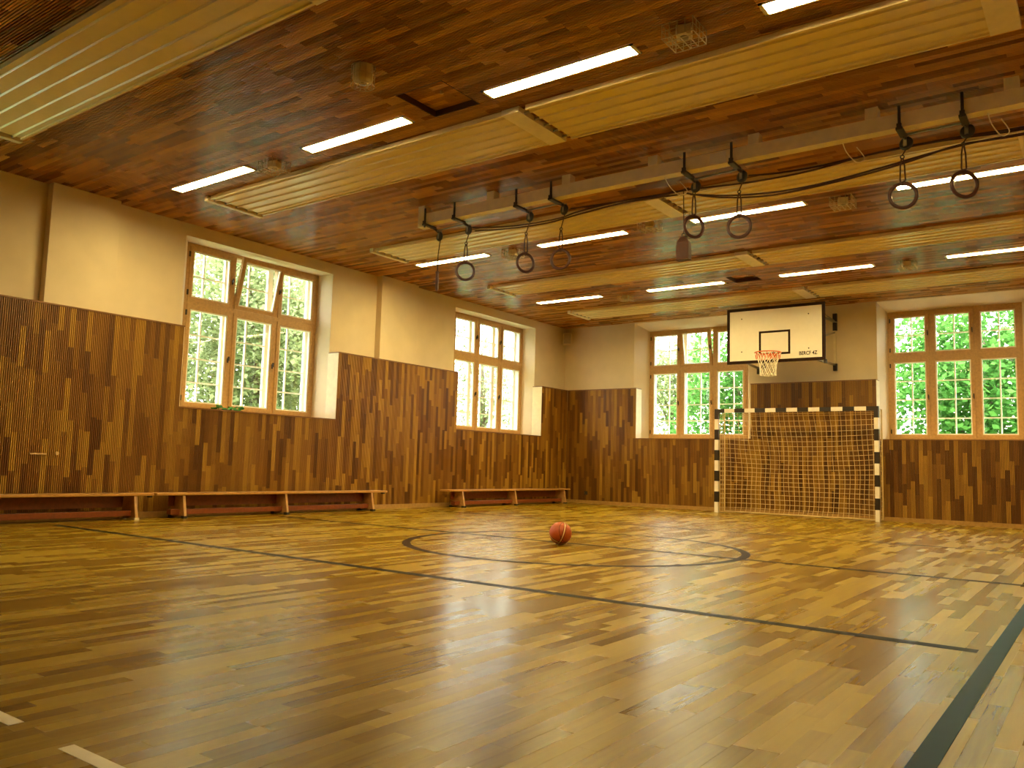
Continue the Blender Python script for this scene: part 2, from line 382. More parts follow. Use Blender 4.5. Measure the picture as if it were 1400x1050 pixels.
# ------------------------------------------------------------------ windows
def window(n, axis, ia, ib, tilt=None):
    """double window: brown inner casements (3 x 2) and a white outer set with glazing bars"""
    def P(a, d, z): return (-d, a, z) if axis == 'x' else (a, d, z)
    def S(a, d, z): return (d, a, z) if axis == 'x' else (a, d, z)
    win = thing('window_%d' % n, P((ia+ib)/2, RV, L), kind='structure')
    z0, z1, zt = L+.005, 4.0, 3.10
    cw = (ib-ia)/3; fr = .05
    m = MB()
    m.box(P(ia, RV, z0), P(ia+fr, RV+.08, z1)); m.box(P(ib-fr, RV, z0), P(ib, RV+.08, z1))
    m.box(P(ia+fr, RV, z1-fr), P(ib-fr, RV+.08, z1)); m.box(P(ia+fr, RV, z0), P(ib-fr, RV+.08, z0+fr))
    for k in (1, 2): m.box(P(ia+k*cw-.022, RV, z0+fr), P(ia+k*cw+.022, RV+.08, z1-fr))
    m.box(P(ia+fr, RV-.006, zt-.032), P(ib-fr, RV+.08, zt+.032))
    obj('frame', m, 'casing', win)
    # sill board and white lining of the box between the two sets
    obj('sill', MB().box(P(ia, -PT+.02 if False else 0.0, L-.012), P(ib, RV, L+.004)), 'casing', win)
    m = MB(); dd = WT-.04
    m.box(P(ia, RV+.08, z0), P(ia+.02, dd, z1)); m.box(P(ib-.02, RV+.08, z0), P(ib, dd, z1))
    m.box(P(ia, RV+.08, z1-.02), P(ib, dd, z1)); m.box(P(ia, RV+.08, z0), P(ib, dd, z0+.02))
    obj('lining', m, 'white', win)
    for r_, (a0, a1) in enumerate(((z0+fr, zt-.032), (zt+.032, z1-fr))):
        for k in range(3):
            b0 = ia + k*cw + (fr if k == 0 else .022); b1 = ia + (k+1)*cw - (fr if k == 2 else .022)
            sb, d0, d1 = .058, RV-.012, RV+.045
            tl = (r_ == 1 and k == 1 and tilt)
            m = MB()
            m.box(P(b0, d0, a0), P(b0+sb, d1, a1)); m.box(P(b1-sb, d0, a0), P(b1, d1, a1))
            m.box(P(b0+sb, d0, a0), P(b1-sb, d1, a0+sb)); m.box(P(b0+sb, d0, a1-sb), P(b1-sb, d1, a1))
            lm = MB(); g = .022; e0, e1 = d0+.012, d1-.006
            p0, p1, q0, q1 = b0+sb, b1-sb, a0+sb, a1-sb
            lm.box(P(p0, e0, q0), P(p0+g, e1, q1)); lm.box(P(p1-g, e0, q0), P(p1, e1, q1))
            lm.box(P(p0+g, e0, q0), P(p1-g, e1, q0+g)); lm.box(P(p0+g, e0, q1-g), P(p1-g, e1, q1))
            hm = MB()
            if k != 2:
                zz = (a0+a1)/2; hm.box(P(b1-.03, d0-.02, zz-.035), P(b1-.014, d0, zz+.035)); hm.box(P(b1-.03, d0-.045, zz-.008), P(b1-.014, d0-.02, zz+.06))
            if tl:                                       # leans into the room about its bottom edge
                piv = Vector(P(0, d0, a0)); an = math.radians(tilt)
                R = Matrix.Rotation(an, 4, 'Y') if axis == 'x' else Matrix.Rotation(an, 4, 'X')
                for q in (m, lm, hm): q.v = [tuple(R @ (Vector(v)-piv) + piv) for v in q.v]
                st = MB(); tp = R @ (Vector(P(b0+.01, d0, a1-.05))-piv)+piv; st.bar(P(b0-.005, RV, a1-.22), tp, .012, .008)
            sash = obj('sash', m, 'casing', win); obj('sash_lining', lm, 'white', sash)
            if hm.v: obj('handle', hm, 'dark_metal', sash)
            if tl: obj('stay', st, 'steel', sash)
            cen = Vector(P((p0+p1)/2, (e0+e1)/2+.01, (q0+q1)/2)); rot = None
            if tl: cen = R @ (cen-piv) + piv; rot = R.to_euler()
            link_mesh('pane', PANE, sash, cen, S(p1-p0, .004, q1-q0), rot)
            for hz in (a0+.12, a1-.12):
                if k == 0: obj('hinge', MB().box(P(b0-.02, d0-.008, hz-.04), P(b0+.004, d0+.006, hz+.04)), 'dark_metal', sash)
    # outer white windows with glazing bars
    da, db = WT-.10, WT-.05
    for r_, (a0, a1, ny) in enumerate(((z0+.02, zt-.03, 4), (zt+.03, z1-.02, 2))):
        for k in range(3):
            b0 = ia+.02 + k*(cw-.0133); b1 = b0 + cw-.0133; sb = .05
            m = MB()
            m.box(P(b0, da, a0), P(b0+sb, db, a1)); m.box(P(b1-sb, da, a0), P(b1, db, a1))
            m.box(P(b0+sb, da, a0), P(b1-sb, db, a0+sb)); m.box(P(b0+sb, da, a1-sb), P(b1-sb, db, a1))
            osh = obj('outer_sash', m, 'white', win)
            p0, p1, q0, q1 = b0+sb, b1-sb, a0+sb, a1-sb; mid = (p0+p1)/2; hb = .011
            obj('glazing_bar', MB().box(P(mid-hb, da+.008, q0), P(mid+hb, db-.008, q1)), 'white', osh)
            ph = (q1-q0)/ny
            for j in range(1, ny): obj('glazing_bar', MB().box(P(p0, da+.009, q0+j*ph-hb), P(p1, db-.009, q0+j*ph+hb)), 'white', osh)
            for j in range(ny):
                for (c0, c1) in ((p0, mid-hb), (mid+hb, p1)):
                    y0 = q0+j*ph+(hb if j else 0); y1 = q0+(j+1)*ph-(hb if j < ny-1 else 0)
                    link_mesh('pane', PANE, osh, P((c0+c1)/2, (da+db)/2, (y0+y1)/2), S(c1-c0, .004, y1-y0))
    obj('transom', MB().box(P(ia+.02, da-.01, zt-.03), P(ib-.02, db, zt+.03)), 'white', win)
    return win
window(1, 'x', LW[1][2], LW[1][3], tilt=13)
window(2, 'x', LW[2][2], LW[2][3])
window(3, 'y', BW[0][2], BW[0][3], tilt=11)
window(4, 'y', BW[1][2], BW[1][3], tilt=2.5)
window(5, 'x', LW[0][2], LW[0][3])  # third window of the left wall, out of view, added for its daylight

# ------------------------------------------------------------------ ceiling
HATCH = [(5.46, -11.55, .56, 'square wooden ceiling hatch between two lamps near the round cage'), (5.36, -3.29, .49, 'square wooden ceiling hatch in the lamp row by the backboard')]
HD = .075                                # hatch recess depth
m = MB().box((-WT, -D-.3, H+HD+.02), (W+.3, WT, H+.35)); ye = sorted([-D-.3, WT] + [v for x, y, s, _ in HATCH for v in (y, y+s)])
for ya, yb in zip(ye, ye[1:]):
    xs = [-WT]
    for x, y, s, _ in HATCH:
        if y < (ya+yb)/2 < y+s: xs += [x, x+s]
    xs.append(W+.3)
    for k in range(0, len(xs), 2): m.box((xs[k], ya, H+.014), (xs[k+1], yb, H+HD+.02))
cl = obj('ceiling', m, 'back', kind='structure')
pl = []; rng = random.Random(23); n = round(D/.07); w = D/n
for i in range(n):
    yc = -w*(i+.5); spans = [(0, W)]
    for hx, hy, hs, _ in HATCH:
        if hy < yc < hy+hs: spans = [(0, hx), (hx+hs, W)]
    for a, b in [q for sp in spans for q in split(*sp, .35, 1.0, rng)]: pl.append((Vector(((a+b)/2, -w*(i+.5), H)), w, b-a-.0015))
plank_field(cl, pl, (0,1,0), (1,0,0), (0,0,-1), .014, 3, .4, 'ce_o', 'ce_s', 300)

# radiant heating panels under the ceiling
ROWS = [(-13.88, -13.03, 'farthest from the goal'), (-10.76, -9.94, 'before the ring beam'),
        (-7.82, -7.04, 'just beyond the ring beam'), (-4.78, -4.0, 'between ring beam and backboard'), (-1.96, -1.14, 'over the backboard')]
def radiant(x0, x1, y0, y1, label, first):
    zc = H; zb = H-.035; xs, xe = x0+(.11 if first else .03), x1-.2
    t = thing('heating_panel', ((x0+x1)/2, (y0+y1)/2, zb-.03), label, 'heating panel', 'cream heating panels on the ceiling')
    nr = 5; pw = (y1-y0)/nr
    # folded sheet with raised tube channels
    prof = []
    for k in range(nr):
        a = y0+k*pw
        prof += [(a, zb), (a+pw*.40, zb), (a+pw*.46, zb-.016), (a+pw*.54, zb-.016), (a+pw*.60, zb)]
    prof.append((y1, zb))
    vs = [(x, y, z) for x in (xs, xe) for y, z in prof]; k = len(prof)
    fs = [(i, i+1, k+i+1, k+i) for i in range(k-1)]
    mb = MB().add(vs, fs); mb.box((xs, y0, zb+.002), (xe, y1, zc-.004)); obj('panel_sheet', mb, 'panel_metal', t)
    for y in (y0, y1):
        s = 1 if y == y0 else -1; obj('edge_rail', MB().box((xs, y, zb-.018), (xe, y+s*.022, zb+.001)), 'panel_metal', t)
    if first: obj('end_plate', MB().box((x0, y0-.02, zb-.03), (x0+.07, y1+.02, zc-.002)), 'cream', t)
    obj('end_plate', MB().box((xe, y0-.01, zb-.02), (x1, y1+.01, zc-.002)), 'cream', t)
    for j in range(nr):
        yy = y0+pw*(j+.5)
        obj('pipe', MB().cyl((xs-.04 if first else xs-.06, yy, zb-.004), (xs, yy, zb-.004), .012, 8), 'steel', t)
for y0, y1, where in ROWS:
    radiant(1.30, 6.30, y0, y1, 'cream ribbed heating panel %s, nearer the left windows' % where, True)
    radiant(6.34, 10.25, y0, y1, 'cream ribbed heating panel %s, farther from the left windows' % where, False)

# lamps
LROWS = [(-11.12, 'before the ring beam'), (-6.62, 'just beyond the ring beam'), (-2.98, 'nearest the goal')]
COLS = [(1.20, 'first from the left windows'), (3.70, 'second from the left windows'), (6.19, 'third from the left windows'), (8.73, 'fourth from the left windows')]
def lamp(x0, y, label):
    x1 = x0+1.53; hw = .085; zb = H-.013
    t = thing('ceiling_lamp', ((x0+x1)/2, y, zb), label, 'ceiling lamp', 'lit fluorescent lamps in the wooden ceiling')
    m = MB(); m.box((x0, y-hw, zb), (x1, y-hw+.012, H-.001)); m.box((x0, y+hw-.012, zb), (x1, y+hw, H-.001))
    m.box((x0, y-hw, zb), (x0+.03, y+hw, H-.001)); m.box((x1-.03, y-hw, zb), (x1, y+hw, H-.001))
    obj('housing', m, 'white', t)
    obj('tube', MB().box((x0+.03, y-hw+.013, H-.007), (x1-.03, y+hw-.013, H-.002)), 'tube', t)
    m = MB(); n = 22
    for k in range(1, n):
        xx = x0+.03+(x1-x0-.06)*k/n; m.box((xx-.003, y-hw+.013, zb+.000), (xx+.003, y+hw-.013, zb+.0055))
    m.box((x0+.03, y-.002, zb+.001), (x1-.03, y+.002, zb+.0055)); obj('louvre', m, 'white', t)
for y, rl in LROWS:
    for x0, cl_ in COLS: lamp(x0, y, 'lit ceiling lamp, %s, in the row %s' % (cl_, rl))

# caged devices
def cage(x, y, label, s=.125, h=.115, kind='square'):
    t = thing('caged_detector', (x, y, H-h), label, 'detector', 'caged devices on the ceiling')
    m = MB(); n = 4; zb = H-h
    if kind == 'square':
        for k in range(n+1):
            a = -s + 2*s*k/n
            m.tube([(x+a, y-s, H), (x+a, y-s, zb), (x+a, y+s, zb), (x+a, y+s, H)], .0042, 5, smooth=False)
            m.tube([(x-s, y+a, H), (x-s, y+a, zb), (x+s, y+a, zb), (x+s, y+a, H)], .0042, 5, smooth=False)
        for zz in (zb, H-h*.5, H-.006): m.tube([(x-s, y-s, zz), (x+s, y-s, zz), (x+s, y+s, zz), (x-s, y+s, zz)], .0042, 5, closed=True, smooth=False)
        obj('wire_cage', m, 'wire', t)
        b = MB().obox((x, y, H-.041), (.055, .018, 0), (-.018, .055, 0), (0, 0, .04)); obj('detector_box', b, 'device', t, bevel=.006)
        obj('lens', MB().lathe((x, y, H-.098), [(.001, 0), (.03, .002), (.036, .018)], 16), 'grille', t)
    else:
        for k in range(12):
            a = 2*math.pi*k/12; c, s_ = math.cos(a), math.sin(a)
            m.tube([(x+s*c, y+s*s_, H), (x+s*c, y+s*s_, zb), (x+.045*c, y+.045*s_, zb)], .0032, 5, smooth=False)
        for zz, rr in ((zb, s), (zb, .045), (H-h*.5, s), (H-.006, s)): m.torus((x, y, zz), (0,0,1), rr, .0034, 24, 5)
        obj('wire_cage', m, 'wire', t)
        obj('lamp_body', MB().lathe((x, y, H-h), [(.001, .02), (.035, .02), (.04, .035), (.08, .04), (.086, .05), (.086, .15), (.086, h)], 24), 'device', t)
        obj('lens', MB().lathe((x, y, H-h), [(.001, .012), (.03, .014), (.034, .022)], 16), 'grille', t)
cage(5.62, -12.10, 'round wire cage around a domed device on the ceiling near the open hatch', .10, .17, 'round')
cage(3.11, -11.08, 'square wire cage between the first two lamps before the ring beam')
cage(8.16, -11.2, 'square wire cage between third and fourth lamps before the ring beam')
cage(3.22, -6.62, 'square wire cage between the first two lamps beyond the ring beam')
cage(5.70, -6.86, 'square wire cage beyond the ring beam, near the hanging brown bag')
cage(8.14, -6.55, 'square wire cage beyond the ring beam, between third and fourth lamps')
cage(8.19, -2.95, 'square wire cage in the lamp row by the goal, between third and fourth lamps')
cage(3.15, -2.8, 'square wire cage in the lamp row by the goal, between first and second lamps', .11, .10)
def hatch(x0, y0, s, label):
    t = thing('ceiling_hatch', (x0+s/2, y0+s/2, H+.005), label, 'hatch', 'wooden hatches in the ceiling')
    zt = H+HD; e = .004
    obj('hatch_board', MB().box((x0+.012, y0+.012, zt-.008), (x0+s-.012, y0+s-.012, zt+.01)), 'back', t)
    m = MB()
    for a, b in (((x0+e, y0+e), (x0+.011, y0+s-e)), ((x0+s-.011, y0+e), (x0+s-e, y0+s-e)), ((x0+.011, y0+e), (x0+s-.011, y0+.011)), ((x0+.011, y0+s-.011), (x0+s-.011, y0+s-e))):
        m.box((*a, H+.002), (*b, zt+.01))
    obj('hatch_rim', m, 'hatchrim', t)
    obj('knob', MB().lathe((x0+s*.62, y0+s*.45, zt-.045), [(.001, 0), (.018, .003), (.014, .035)], 12), 'brass', t)
    r = random.Random(2); pls = []
    for i in range(8):
        for a, b in split(x0+.012, x0+s-.012, .18, .5, r): pls.append((Vector(((a+b)/2, y0+.012+(s-.024)*(i+.5)/8, zt-.014)), (s-.024)/8, b-a-.001))
    plank_field(t, pls, (0,1,0), (1,0,0), (0,0,-1), .006, 3, .2, 'ce_o', 'ce_s', 100)
for h in HATCH: hatch(*h)

# ------------------------------------------------------------------ ring beam, pulleys, rings, ropes
BX0, BX1 = 3.45, 11.4
beam = thing('ring_beam', (7.4, -8.93, 3.9), 'long cream steel beam carrying the gymnastic rings under the ceiling', 'beam')
obj('beam_box', MB().box((BX0, -8.99, 3.94), (BX1, -8.87, 4.075)), 'cream', beam)
for k in range(7):
    x = 3.50 + 1.101*k
    obj('hanger_post', MB().box((x-.055, -8.995, 4.075 if k else 3.90), (x+.055, -8.885, H)) if k else MB().box((x-.09, -9.0, 3.90), (x+.02, -8.88, H)), 'cream', beam)
obj('splice_plate', MB().box((7.45, -8.996, 3.95), (7.62, -8.99, 4.06)), 'board', beam)
PUL = [(3.53, 3.865), (4.03, 3.88), (5.0, 3.90), (5.5, 3.91), (7.17, 3.885), (7.68, 3.90), (9.24, 3.92), (9.74, 3.925)]
YP = -8.70
for i, (x, z) in enumerate(PUL):
    m = MB(); m.box((x-.012, -9.005, z+.02), (x+.012, -8.993, 4.14)); m.box((x-.028, -9.02, 3.912), (x+.028, -8.80, 3.935)); m.bar((x, -8.82, 3.92), (x, YP, z+.02), .016, .03)
    m.box((x-.02, -9.02, 3.93), (x+.02, -9.0, 3.97))
    br = obj('pulley_bracket', m, 'dark_metal', beam)
    n_ = Vector((.25, .97, 0)).normalized(); c = Vector((x, YP, z-.03))
    obj('pulley_wheel', MB().torus(c, n_, .046, .018, 20, 8).cyl(c-n_*.012, c+n_*.012, .042, 16), 'black', br)
    q = MB()
    for s in (-1, 1): q.obox(c+n_*.022*s+Vector((0, 0, .025)), n_*.003, n_.cross(Vector((0,0,1)))*.016, (0, 0, .055))
    obj('pulley_cheek', q, 'steel', br)
for i in range(0, 8, 2):
    (xa, za), (xb, zb) = PUL[i], PUL[i+1]
    obj('spacer_rod', MB().bar((xa, -8.76, za+.035), (xb, -8.76, zb+.035), .018, .018), 'steel', beam)
VD = lambda x: math.atan2(YP+16.711, x-10.671)
RINGS = [(3.515, 3.235, 88, 'gymnastic ring seen beside the first beam post, turned edgewise to its neighbour'), (3.995, 3.31, 5, 'gymnastic ring second from the window-wall end of the beam'),
         (4.95, 3.30, 28, 'gymnastic ring third from the window-wall end of the beam'), (5.46, 3.28, -18, 'gymnastic ring fourth from the window-wall end of the beam'),
         (7.15, 3.42, 32, 'gymnastic ring next to the hanging brown weight bag'), (7.65, 3.345, -10, 'gymnastic ring sixth from the window-wall end of the beam'),
         (9.205, 3.40, 8, 'gymnastic ring seventh from the window-wall end of the beam'), (9.705, 3.415, 30, 'gymnastic ring last from the window-wall end of the beam')]
for (x, z, an, lab), (px, pz) in zip(RINGS, PUL):
    a = VD(x) + math.radians(an); nrm = Vector((math.cos(a), math.sin(a), 0)); side = nrm.cross(Vector((0,0,1)))
    R = .114; t = thing('gym_ring', (x, YP, z-R-.015), 'brown wooden ' + lab, 'gym ring', 'gymnastic rings hanging from the beam')
    obj('ring', MB().torus((x, YP, z), nrm, R, .0175, 40, 10), 'ring', t)
    top = Vector((x, YP, z+R)); sl_ = .24 if an < 80 else .2
    m = MB()
    for s in (-1, 1):
        m.tube([top+Vector((0,0,-.016)), top+side*(.022*s)+Vector((0,0,.03)), top+side*(.018*s)+Vector((0,0,sl_*.7)), top+side*(.006*s)+Vector((0,0,sl_))], .0075, 6)
    m.torus(top, side, .02, .006, 14, 6)
    obj('strap', m, 'rope', t)
    obj('shackle', MB().torus(top+Vector((0,0,sl_+.015)), nrm, .016, .006, 14, 6), 'dark_metal', t)
    obj('rope', MB().tube([top+Vector((0,0,sl_+.03)), (px+.02, YP, pz-.05)], .0065, 6), 'rope', t)
def spline(pts, k=8):
    out = []
    for i in range(len(pts)-1):
        p0, p1, p2, p3 = (Vector(pts[max(i-1, 0)]), Vector(pts[i]), Vector(pts[i+1]), Vector(pts[min(i+2, len(pts)-1)]))
        for j in range(k):
            u = j/k; out.append(.5*((2*p1)+(p2-p0)*u+(2*p0-5*p1+4*p2-p3)*u*u+(3*p1-p0-3*p2+p3)*u**3))
    out.append(Vector(pts[-1])); return out
ROPES = [([(4.06, 3.89), (4.71, 3.81), (5.37, 3.80), (5.68, 3.84), (6.26, 3.87), (6.72, 3.84), (7.07, 3.87)], -8.66, 'brown rope running between the two pairs of rings at the window-wall end'),
         ([(5.55, 3.90), (5.9, 3.885), (6.5, 3.87), (7.1, 3.86), (7.72, 3.82), (8.31, 3.82), (8.86, 3.87), (9.24, 3.88), (9.66, 3.88), (10.2, 3.86), (11.3, 3.86)], -8.64, 'brown rope running along the beam through the middle pulleys'),
         ([(7.02, 3.84), (7.39, 3.73), (7.86, 3.66), (8.3, 3.66), (8.85, 3.70), (9.24, 3.75), (9.66, 3.82), (10.16, 3.81), (11.3, 3.84)], -8.60, 'brown rope sagging lowest between the brown weight bag and the last rings'),
         ([(7.05, 3.83), (7.5, 3.74), (8.0, 3.69), (8.5, 3.70), (9.0, 3.75), (9.4, 3.80), (9.8, 3.83), (10.3, 3.83), (11.3, 3.85)], -8.57, 'brown rope sagging just above the lowest one'),
         ([(7.72, 3.90), (8.01, 3.87), (8.44, 3.86), (8.98, 3.885), (9.36, 3.89), (9.77, 3.87), (10.16, 3.85), (11.3, 3.85)], -8.62, 'brown rope from the paired middle ring to the far beam end'),
         ([(4.08, 3.85), (4.6, 3.80), (5.2, 3.78), (5.7, 3.82), (6.3, 3.855), (6.95, 3.83)], -8.63, 'second brown rope beside the rope at the window-wall end')]
for pts, y, lab in ROPES: 
    tag(obj('rope', MB().tube(spline([(a, y, b) for a, b in pts]), .0095, 6), 'rope'), lab, 'rope', 'ropes along the ring beam')
for x, z, lab in ((7.0, 3.93, 'pale cord looped around the beam above the weight bag'), (8.80, 3.93, 'pale cord knotted around the beam before the last pair of rings'), (9.98, 3.93, 'short pale cord hanging near the last ring pulley')):
    p = [(x-.05, -9.0, z-.02), (x-.03, -8.92, z-.10), (x+.03, -8.8, z-.17), (x+.08, -8.72, z-.11), (x+.03, -8.8, z-.02)]
    tag(obj('cord', MB().tube(spline(p), .005, 5), 'cord'), lab, 'cord', 'pale cords on the beam')
t = thing('weight_bag', (7.035, -8.70, 3.07), 'brown leather weight bag hanging on a thin rope below the beam', 'weight bag')
m = MB(); pr = [(.03, .255, .02), (.045, .235, .03), (.07, .19, .042), (.075, .10, .045), (.072, .03, .046), (.07, 0, .045)]
vs = []; 
for hw, z, hd in pr: vs += [(7.035-hw, -8.7-hd, 3.07+z), (7.035+hw, -8.7-hd, 3.07+z), (7.035+hw, -8.7+hd, 3.07+z), (7.035-hw, -8.7+hd, 3.07+z)]
fs = [(i*4+j, i*4+(j+1) % 4, i*4+4+(j+1) % 4, i*4+4+j) for i in range(5) for j in range(4)] + [(0,1,2,3), (20,23,22,21)]
obj('bag', m.add(vs, fs), 'bag', t, bevel=.01); obj('eyelet', MB().torus((7.035, -8.7, 3.345), (.5, -.8, 0), .02, .006, 14, 6), 'dark_metal', t)
obj('thin_rope', MB().tube([(7.035, -8.7, 3.36), (7.03, -8.7, 3.86)], .005, 6), 'rope', t)

# ------------------------------------------------------------------ handball goal
GX0, GX1, GY, GH = 4.14, 7.27, -.725, 2.09
g = thing('handball_goal', ((GX0+GX1)/2, GY, 0), 'black and white banded handball goal with net by the back wall', 'goal')
PS = .08
for nm, xa in (('post', GX0), ('post', GX1-PS)):
    p = obj('post', MB().box((xa+.002, GY-PS/2+.002, 0), (xa+PS-.002, GY+PS/2-.002, GH-PS)), 'band_white', g)
    nb = 10; bh = GH/nb
    for k in range(nb):
        if k % 2: obj('black_band', MB().box((xa, GY-PS/2, bh*k), (xa+PS, GY+PS/2, min(bh*(k+1), GH))), 'band_black', p)
bar = obj('crossbar', MB().box((GX0+PS, GY-PS/2+.002, GH-PS+.002), (GX1-PS, GY+PS/2-.002, GH-.002)), 'band_white', g)
nb = 15; bw = (GX1-GX0)/nb
for k in range(nb):
    if k % 2 == 0: obj('black_band', MB().box((max(GX0+bw*k, GX0+PS), GY-PS/2, GH-PS), (min(GX0+bw*(k+1), GX1-PS), GY+PS/2, GH)), 'band_black', bar)
YR = -.32
for x in (GX0+.04, GX1-.04):
    obj('rear_pole', MB().tube([(x, GY+.03, GH-.03), (x, YR, GH-.03), (x, YR, .015), (x, GY+.03, .015)], .014, 8, smooth=False), 'net', g)
obj('base_bar', MB().tube([(GX0+.04, YR, .015), (GX1-.04, YR, .015)], .013, 8), 'net', g)
# net: hung from the crossbar, bellying back to the base bar
net = MB(); nu, nv = 32, 22
def npt(u, v):
    x = GX0+.05 + (GX1-GX0-.10)*u
    z = (GH-.06)*(1-v) - .05*math.sin(math.pi*u)*math.sin(math.pi*min(1, v*1.3)) + .012
    prof = math.sin(min(1, v*1.6)*math.pi/2)
    edge = min(1, 7*min(u, 1-u)+.0)
    y = GY+.05 + (.335*prof)*(.25+.75*edge) + .012*math.sin(19*u+5*v)
    if v > .93: y -= (v-.93)*1.2*edge
    return (x+.012*math.sin(11*v+u*9)*edge, min(y, YR-.018), max(z, .012))
for i in range(nu+1): net.tube([npt(i/nu, j/33) for j in range(34)], .0042, 4, smooth=False)
for j in range(nv+1): net.tube([npt(i/48, j/nv) for i in range(49)], .0042, 4, smooth=False)
for x in (GX0+.045, GX1-.045):
    for j in range(1, nv): net.tube([(x, GY+.045, (GH-.06)*(1-j/nv)), (x, YR-.012, (GH-.06)*(1-j/nv)-.01)], .004, 4, smooth=False)
    for k in (1, 2): net.tube([(x, GY+.045+(YR-GY-.06)*k/3, GH-.06), (x, GY+.045+(YR-GY-.06)*k/3, .02)], .004, 4, smooth=False)
obj('net', net, 'net', g)
obj('net_rail', MB().tube([(GX0+.06, GY+.048, GH-.11), (GX1-.06, GY+.048, GH-.11)], .005, 6), 'net', g)

# ------------------------------------------------------------------ basketball backboard
BY = -1.32; bx0, bx1, bz0, bz1 = 4.625, 6.495, 2.92, 4.005
t = thing('basketball_backboard', ((bx0+bx1)/2, BY, bz0), 'white basketball backboard with dark border, orange rim and white net on the back wall', 'backboard')
board = obj('board', MB().box((bx0, BY, bz0), (bx1, BY+.03, bz1)), 'board', t)
m = MB(); y0, y1, b_ = BY-.003, BY+.031, .055
m.box((bx0-.002, y0, bz0-.002), (bx0+b_, y1, bz1+.002)); m.box((bx1-b_, y0, bz0-.002), (bx1+.002, y1, bz1+.002))
m.box((bx0+b_, y0, bz0-.002), (bx1-b_, y1, bz0+b_)); m.box((bx0+b_, y0, bz1-b_), (bx1-b_, y1, bz1+.002))
obj('border', m, 'print', board)
cx = (bx0+bx1)/2; m = MB(); q0, q1, w_ = 3.065, 3.53, .04; hx = .30
m.box((cx-hx, BY-.003, q0), (cx-hx+w_, BY, q1)); m.box((cx+hx-w_, BY-.003, q0), (cx+hx, BY, q1))
m.box((cx-hx+w_, BY-.003, q1-w_), (cx+hx-w_, BY, q1)); m.box((cx-hx+w_, BY-.003, q0), (cx+hx-w_, BY, q0+w_)); obj('target_square', m, 'print', board)
for sx in (-.64, .64):
    for zz in (3.15, 3.80): obj('bolt', MB().cyl((cx+sx, BY-.006, zz), (cx+sx, BY, zz), .012, 10), 'print', board)
cu = bpy.data.curves.new('lettering', 'FONT'); cu.body = 'BERCF 4Z'; cu.size = .095; cu.extrude = .001; cu.align_x = 'LEFT'; cu.offset = .002
to = bpy.data.objects.new('lettering', cu); C.objects.link(to)
dg = bpy.context.evaluated_depsgraph_get(); me = bpy.data.meshes.new_from_object(to.evaluated_get(dg)); bpy.data.objects.remove(to)
me.materials.clear(); me.materials.append(M['print'])
me.transform(Matrix.Translation((6.02, BY-.003, 3.03)) @ Matrix.Rotation(math.pi/2, 4, 'X') @ Matrix.Scale(.82, 4, (1, 0, 0)))
me.transform(Matrix.Translation(-WL[board])); lo_ = bpy.data.objects.new('lettering', me); C.objects.link(lo_); lo_.parent = board
rc = Vector((cx, BY-.37, 3.055))
obj('rim', MB().torus(rc, (0,0,1), .235, .011, 40, 8), 'rim', t)
m = MB(); m.box((cx-.09, BY-.012, 2.99), (cx+.09, BY-.0, 3.09)); m.bar((cx-.07, BY-.01, 3.05), (cx-.10, BY-.17, 3.055), .02); m.bar((cx+.07, BY-.01, 3.05), (cx+.10, BY-.17, 3.055), .02)
m.bar((cx, BY-.01, 2.995), (cx, BY-.14, 3.045), .016); obj('rim_plate', m, 'rim', t)
hn = MB(); n = 12
def hp(a, v):
    r = .235 - .10*math.sin(min(1, v*1.25)*math.pi/2) + .012*v; return (rc.x+r*math.cos(a), rc.y+r*math.sin(a), rc.z-.012-.42*v)
for k in range(n):
    for s in (-1, 1): hn.tube([hp(2*math.pi*(k+s*.5*j/1.0*.5)/n, j/10) for j in range(11)], .0055, 5, smooth=False)
for v in (.98,): hn.tube([hp(2*math.pi*k/24, v) for k in range(24)], .005, 5, closed=True, smooth=False)
obj('net', hn, 'hoopnet', t)
lp = MB()
for k in range(n*2):
    a = 2*math.pi*k/(n*2); lp.tube([(rc.x+.225*math.cos(a), rc.y+.225*math.sin(a), rc.z+.006), (rc.x+.222*math.cos(a), rc.y+.222*math.sin(a), rc.z-.05), (rc.x+.21*math.cos(a+.1), rc.y+.21*math.sin(a+.1), rc.z-.12)], .006, 5, smooth=False)
obj('net_loop', lp, 'rim', t, 'orange upper loops of the net')
for x in (4.80, 6.33):
    rail = obj('wall_rail', MB().box((x-.022, -.045, 2.88), (x+.022, -.002, 4.0)), 'cream', t)
    for z0, z1 in ((2.86, 3.0), (3.66, 3.82), (3.84, 4.0)): obj('rail_clamp', MB().box((x-.03, -.06, z0), (x+.045, -.001, z1)), 'dark_metal', rail)
    xi = x + (.12 if x < 5 else -.12)
    m = MB(); m.bar((x, -.05, 3.62), (xi, BY+.05, 3.30), .03); m.bar((x, -.05, 3.84), (xi, BY+.05, 3.84), .035); m.bar((x, -.05, 2.98), (xi, BY+.05, 2.98), .035)
    m.bar((x, -.06, 3.86), (xi, BY+.10, 3.98), .012); obj('arm', m, 'steel', t)
    obj('board_strut', MB().box((xi-.025, BY+.03, bz0+.02), (xi+.025, BY+.07, bz1-.05)), 'steel', t)
obj('lower_stay', MB().bar((5.35, BY+.05, 2.885), (6.35, BY+.05, 2.93), .025), 'cream', t)
obj('stay_clamp', MB().box((5.30, BY+.02, 2.80), (5.37, BY+.08, 2.91)), 'dark_metal', t)
obj('stay_clamp', MB().box((6.46, BY+.02, 2.86), (6.51, BY+.08, 2.93)), 'dark_metal', t)

